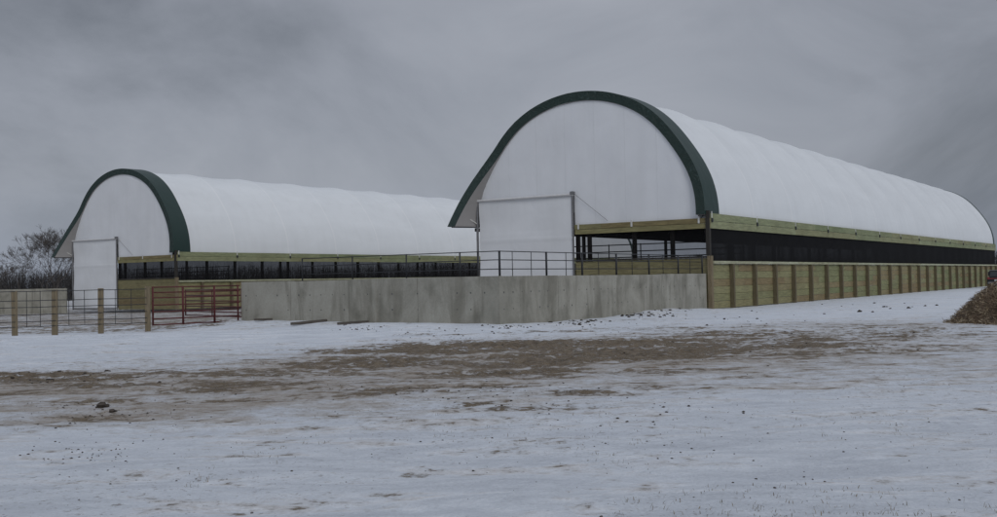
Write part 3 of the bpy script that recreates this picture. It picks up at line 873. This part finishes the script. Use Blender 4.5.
# ------------------------------------------------------------------ bare trees
def grow(mb_t, mb_c, p, d, ln, r, depth, rnd, up=.12):
    n = 3; pts = [p]; rs = [r]; q = p.copy(); dd = d.copy()
    for i in range(n):
        dd = (dd + Vector((rnd.gauss(0, .13), rnd.gauss(0, .13), rnd.gauss(0, .08)+up*.3))).normalized()
        q = q + dd*ln/n; pts.append(q.copy()); rs.append(r*(1-.35*(i+1)/n))
    (mb_t if depth >= 5 else mb_c).tube(pts, [max(a, .012) for a in rs], 6 if depth >= 4 else 3, cap=False)
    if depth <= 0: return
    k = rnd.choice((2, 3, 3)) if depth > 1 else 6
    for _ in range(k):
        i = rnd.choice((2, 3, 3)); a = rnd.uniform(0, 2*PI); sp = rnd.uniform(.35, .85)
        s = dd.orthogonal().normalized(); s2 = dd.cross(s)
        nd = (dd*math.cos(sp) + (s*math.cos(a)+s2*math.sin(a))*math.sin(sp)); nd.z += up; nd.normalize()
        grow(mb_t, mb_c, pts[i], nd, ln*rnd.uniform(.62, .82), rs[i]*rnd.uniform(.55, .72), depth-1, rnd, up)
def bare_tree(label, loc, h, seed, stems, rad, spread):
    rnd = random.Random(seed); t = thing('bare_tree', label, 'tree', loc)
    mt, mc = MB(), MB()
    for k in range(stems):
        a = 2*PI*k/max(1, stems) + rnd.uniform(-.4, .4); sp = spread*rnd.uniform(.6, 1.2)
        d = Vector((math.cos(a)*sp, math.sin(a)*sp, 1)).normalized()
        grow(mt, mc, Vector((math.cos(a)*.3, math.sin(a)*.3, -.3)), d, h*.33, rad*rnd.uniform(.7, 1), 6, rnd)
    mt.build('trunk', M['bark'], t, smooth=True); mc.build('crown', M['bark'], t)
    return t
bare_tree('tall leafless many-stemmed tree rising behind the hood of the farther barn at left', (-63.0, 150, -.6), 11.2, 20, 6, .15, .24)
bare_tree('small leafless tree with thin fine twigs on the skyline at far left', (-93.0, 205, -.6), 9.0, 9, 3, .10, .30)

# distant wood: a belt of leafless trees that reads as one mass
rr = np.random.default_rng(21)
nT = 4200
tx = rr.uniform(-200, 200, nT); ty = 212 + rr.uniform(0, 45, nT)
th_ = 7.9 + 1.6*fbm(tx*.05, ty*.02, 3, 5) + rr.uniform(-.9, .3, nT) + .3*smooth(-95, -60, tx)
K = 90
bx = np.repeat(tx, K) + rr.normal(0, .75, nT*K); by = np.repeat(ty, K) + rr.normal(0, .75, nT*K)
q = rr.uniform(0, 1, nT*K)**1.1; hz = np.repeat(th_, K)*rr.uniform(.75, 1, nT*K)
bz = -1.2 + hz*q*.92
a = rr.uniform(0, 2*PI, nT*K); el = rr.uniform(.25, 1.5, nT*K); ln = rr.uniform(.6, 1.7, nT*K)*(1.15-.5*q)
dx = np.cos(a)*np.cos(el)*ln; dy = np.sin(a)*np.cos(el)*ln; dz = np.sin(el)*ln
wd = rr.uniform(.02, .10, nT*K)*(1.5-1.1*q); wa = rr.uniform(0, 2*PI, nT*K)
P = np.stack([np.stack([bx-np.cos(wa)*wd, by-np.sin(wa)*wd, bz], -1), np.stack([bx+np.cos(wa)*wd, by+np.sin(wa)*wd, bz], -1), np.stack([bx+dx, by+dy, bz+dz], -1)], 1)
# trunks
tr_ = np.stack([np.stack([tx-.12, ty, tx*0-1.5], -1), np.stack([tx+.12, ty, tx*0-1.5], -1), np.stack([tx, ty, th_-1.4], -1)], 1)
P = np.concatenate([P, tr_]); nV = P.shape[0]*3
wm = bpy.data.meshes.new('distant_wood'); wm.vertices.add(nV); wm.vertices.foreach_set('co', P.reshape(-1).astype(np.float32))
wm.loops.add(nV); wm.loops.foreach_set('vertex_index', np.arange(nV, dtype=np.int32))
wm.polygons.add(nV//3); wm.polygons.foreach_set('loop_start', np.arange(0, nV, 3, dtype=np.int32)); wm.update(calc_edges=True)
wm.materials.append(M['wood_far']); wo = bpy.data.objects.new('distant_wood', wm); C.objects.link(wo)
tag(wo, 'dark belt of leafless woods along the horizon behind the barns', 'woods', kind='stuff')

# ------------------------------------------------------------------ light: overcast sky and a soft sun
SEL, SAZ = math.radians(32), math.radians(158)      # azimuth clockwise from +y: from behind the camera, a little right
w = bpy.data.worlds.new('World'); sc.world = w; w.use_nodes = True
nt = w.node_tree; bg = nt.nodes['Background']; bg.inputs[1].default_value = .1
sky = N(nt, 'ShaderNodeTexSky', sky_type='NISHITA', sun_disc=False)
sky.sun_elevation = SEL; sky.sun_rotation = SAZ; sky.air_density = 1; sky.dust_density = 2
tc = nt.nodes.new('ShaderNodeTexCoord'); sp = nt.nodes.new('ShaderNodeSeparateXYZ'); nt.links.new(tc.outputs['Generated'], sp.inputs[0])
mp = nt.nodes.new('ShaderNodeMapping'); mp.inputs['Location'].default_value = (1.7, .4, .9); mp.inputs['Scale'].default_value = (1, 1, 1.7); nt.links.new(tc.outputs['Generated'], mp.inputs[0])
n1 = noi(nt, mp.outputs[0], 3.4, 7, .56, .5)
n2 = noi(nt, mp.outputs[0], 1.3, 3, .5, .2)
def lobe(px, py, k):                      # broad thicker or thinner parts of the cloud deck
    d = px_ray(px, py); vm = nt.nodes.new('ShaderNodeVectorMath'); vm.operation = 'DOT_PRODUCT'
    nt.links.new(tc.outputs['Generated'], vm.inputs[0]); vm.inputs[1].default_value = tuple(d)
    return mth(nt, 'POWER', mth(nt, 'MAXIMUM', vm.outputs['Value'], 0.), k)
cv = mth(nt, 'ADD', mth(nt, 'MULTIPLY', n1, .75), mth(nt, 'MULTIPLY', n2, .25))
for px, py, k, g in ((90, 0, 90, -.12), (250, 45, 160, -.03), (950, 150, 40, -.08), (400, 130, 60, .07), (640, 60, 120, .05), (330, 210, 90, .04), (960, -60, 60, .03)):
    cv = mth(nt, 'ADD', cv, mth(nt, 'MULTIPLY', lobe(px, py, k), g))
cl = ramp(nt, [(.27, (1.80, 1.96, 2.28)), (.48, (2.90, 3.10, 3.56)), (.68, (3.75, 3.96, 4.45))], cv).outputs[0]
# the overcast brightens toward the zenith
zen = ramp(nt, [(0, (.94, .99, 1.06)), (.10, (1, 1, 1)), (.30, (.96, .96, .96)), (.55, (1.42, 1.42, 1.42)), (1, (1.75, 1.77, 1.78))], sp.outputs[2]).outputs[0]
cl = mixc(nt, 1, cl, zen, 'MULTIPLY')
out = mixc(nt, .96, sky.outputs[0], cl)
nt.links.new(out, bg.inputs[0])
sd = bpy.data.lights.new('sun', 'SUN'); sd.energy = .7; sd.angle = math.radians(25); sd.color = (1, .98, .95)
so = bpy.data.objects.new('sun', sd); C.objects.link(so)
dv = Vector((math.sin(SAZ)*math.cos(SEL), math.cos(SAZ)*math.cos(SEL), math.sin(SEL)))
so.rotation_euler = dv.to_track_quat('Z', 'Y').to_euler(); so.location = dv*50

sc.render.engine = 'CYCLES'
sc.cycles.max_bounces = 6; sc.cycles.transparent_max_bounces = 12
sc.view_settings.view_transform = 'Standard'; sc.view_settings.look = 'None'
sc.view_settings.exposure = 0; sc.view_settings.gamma = 1; sc.view_settings.use_curve_mapping = False
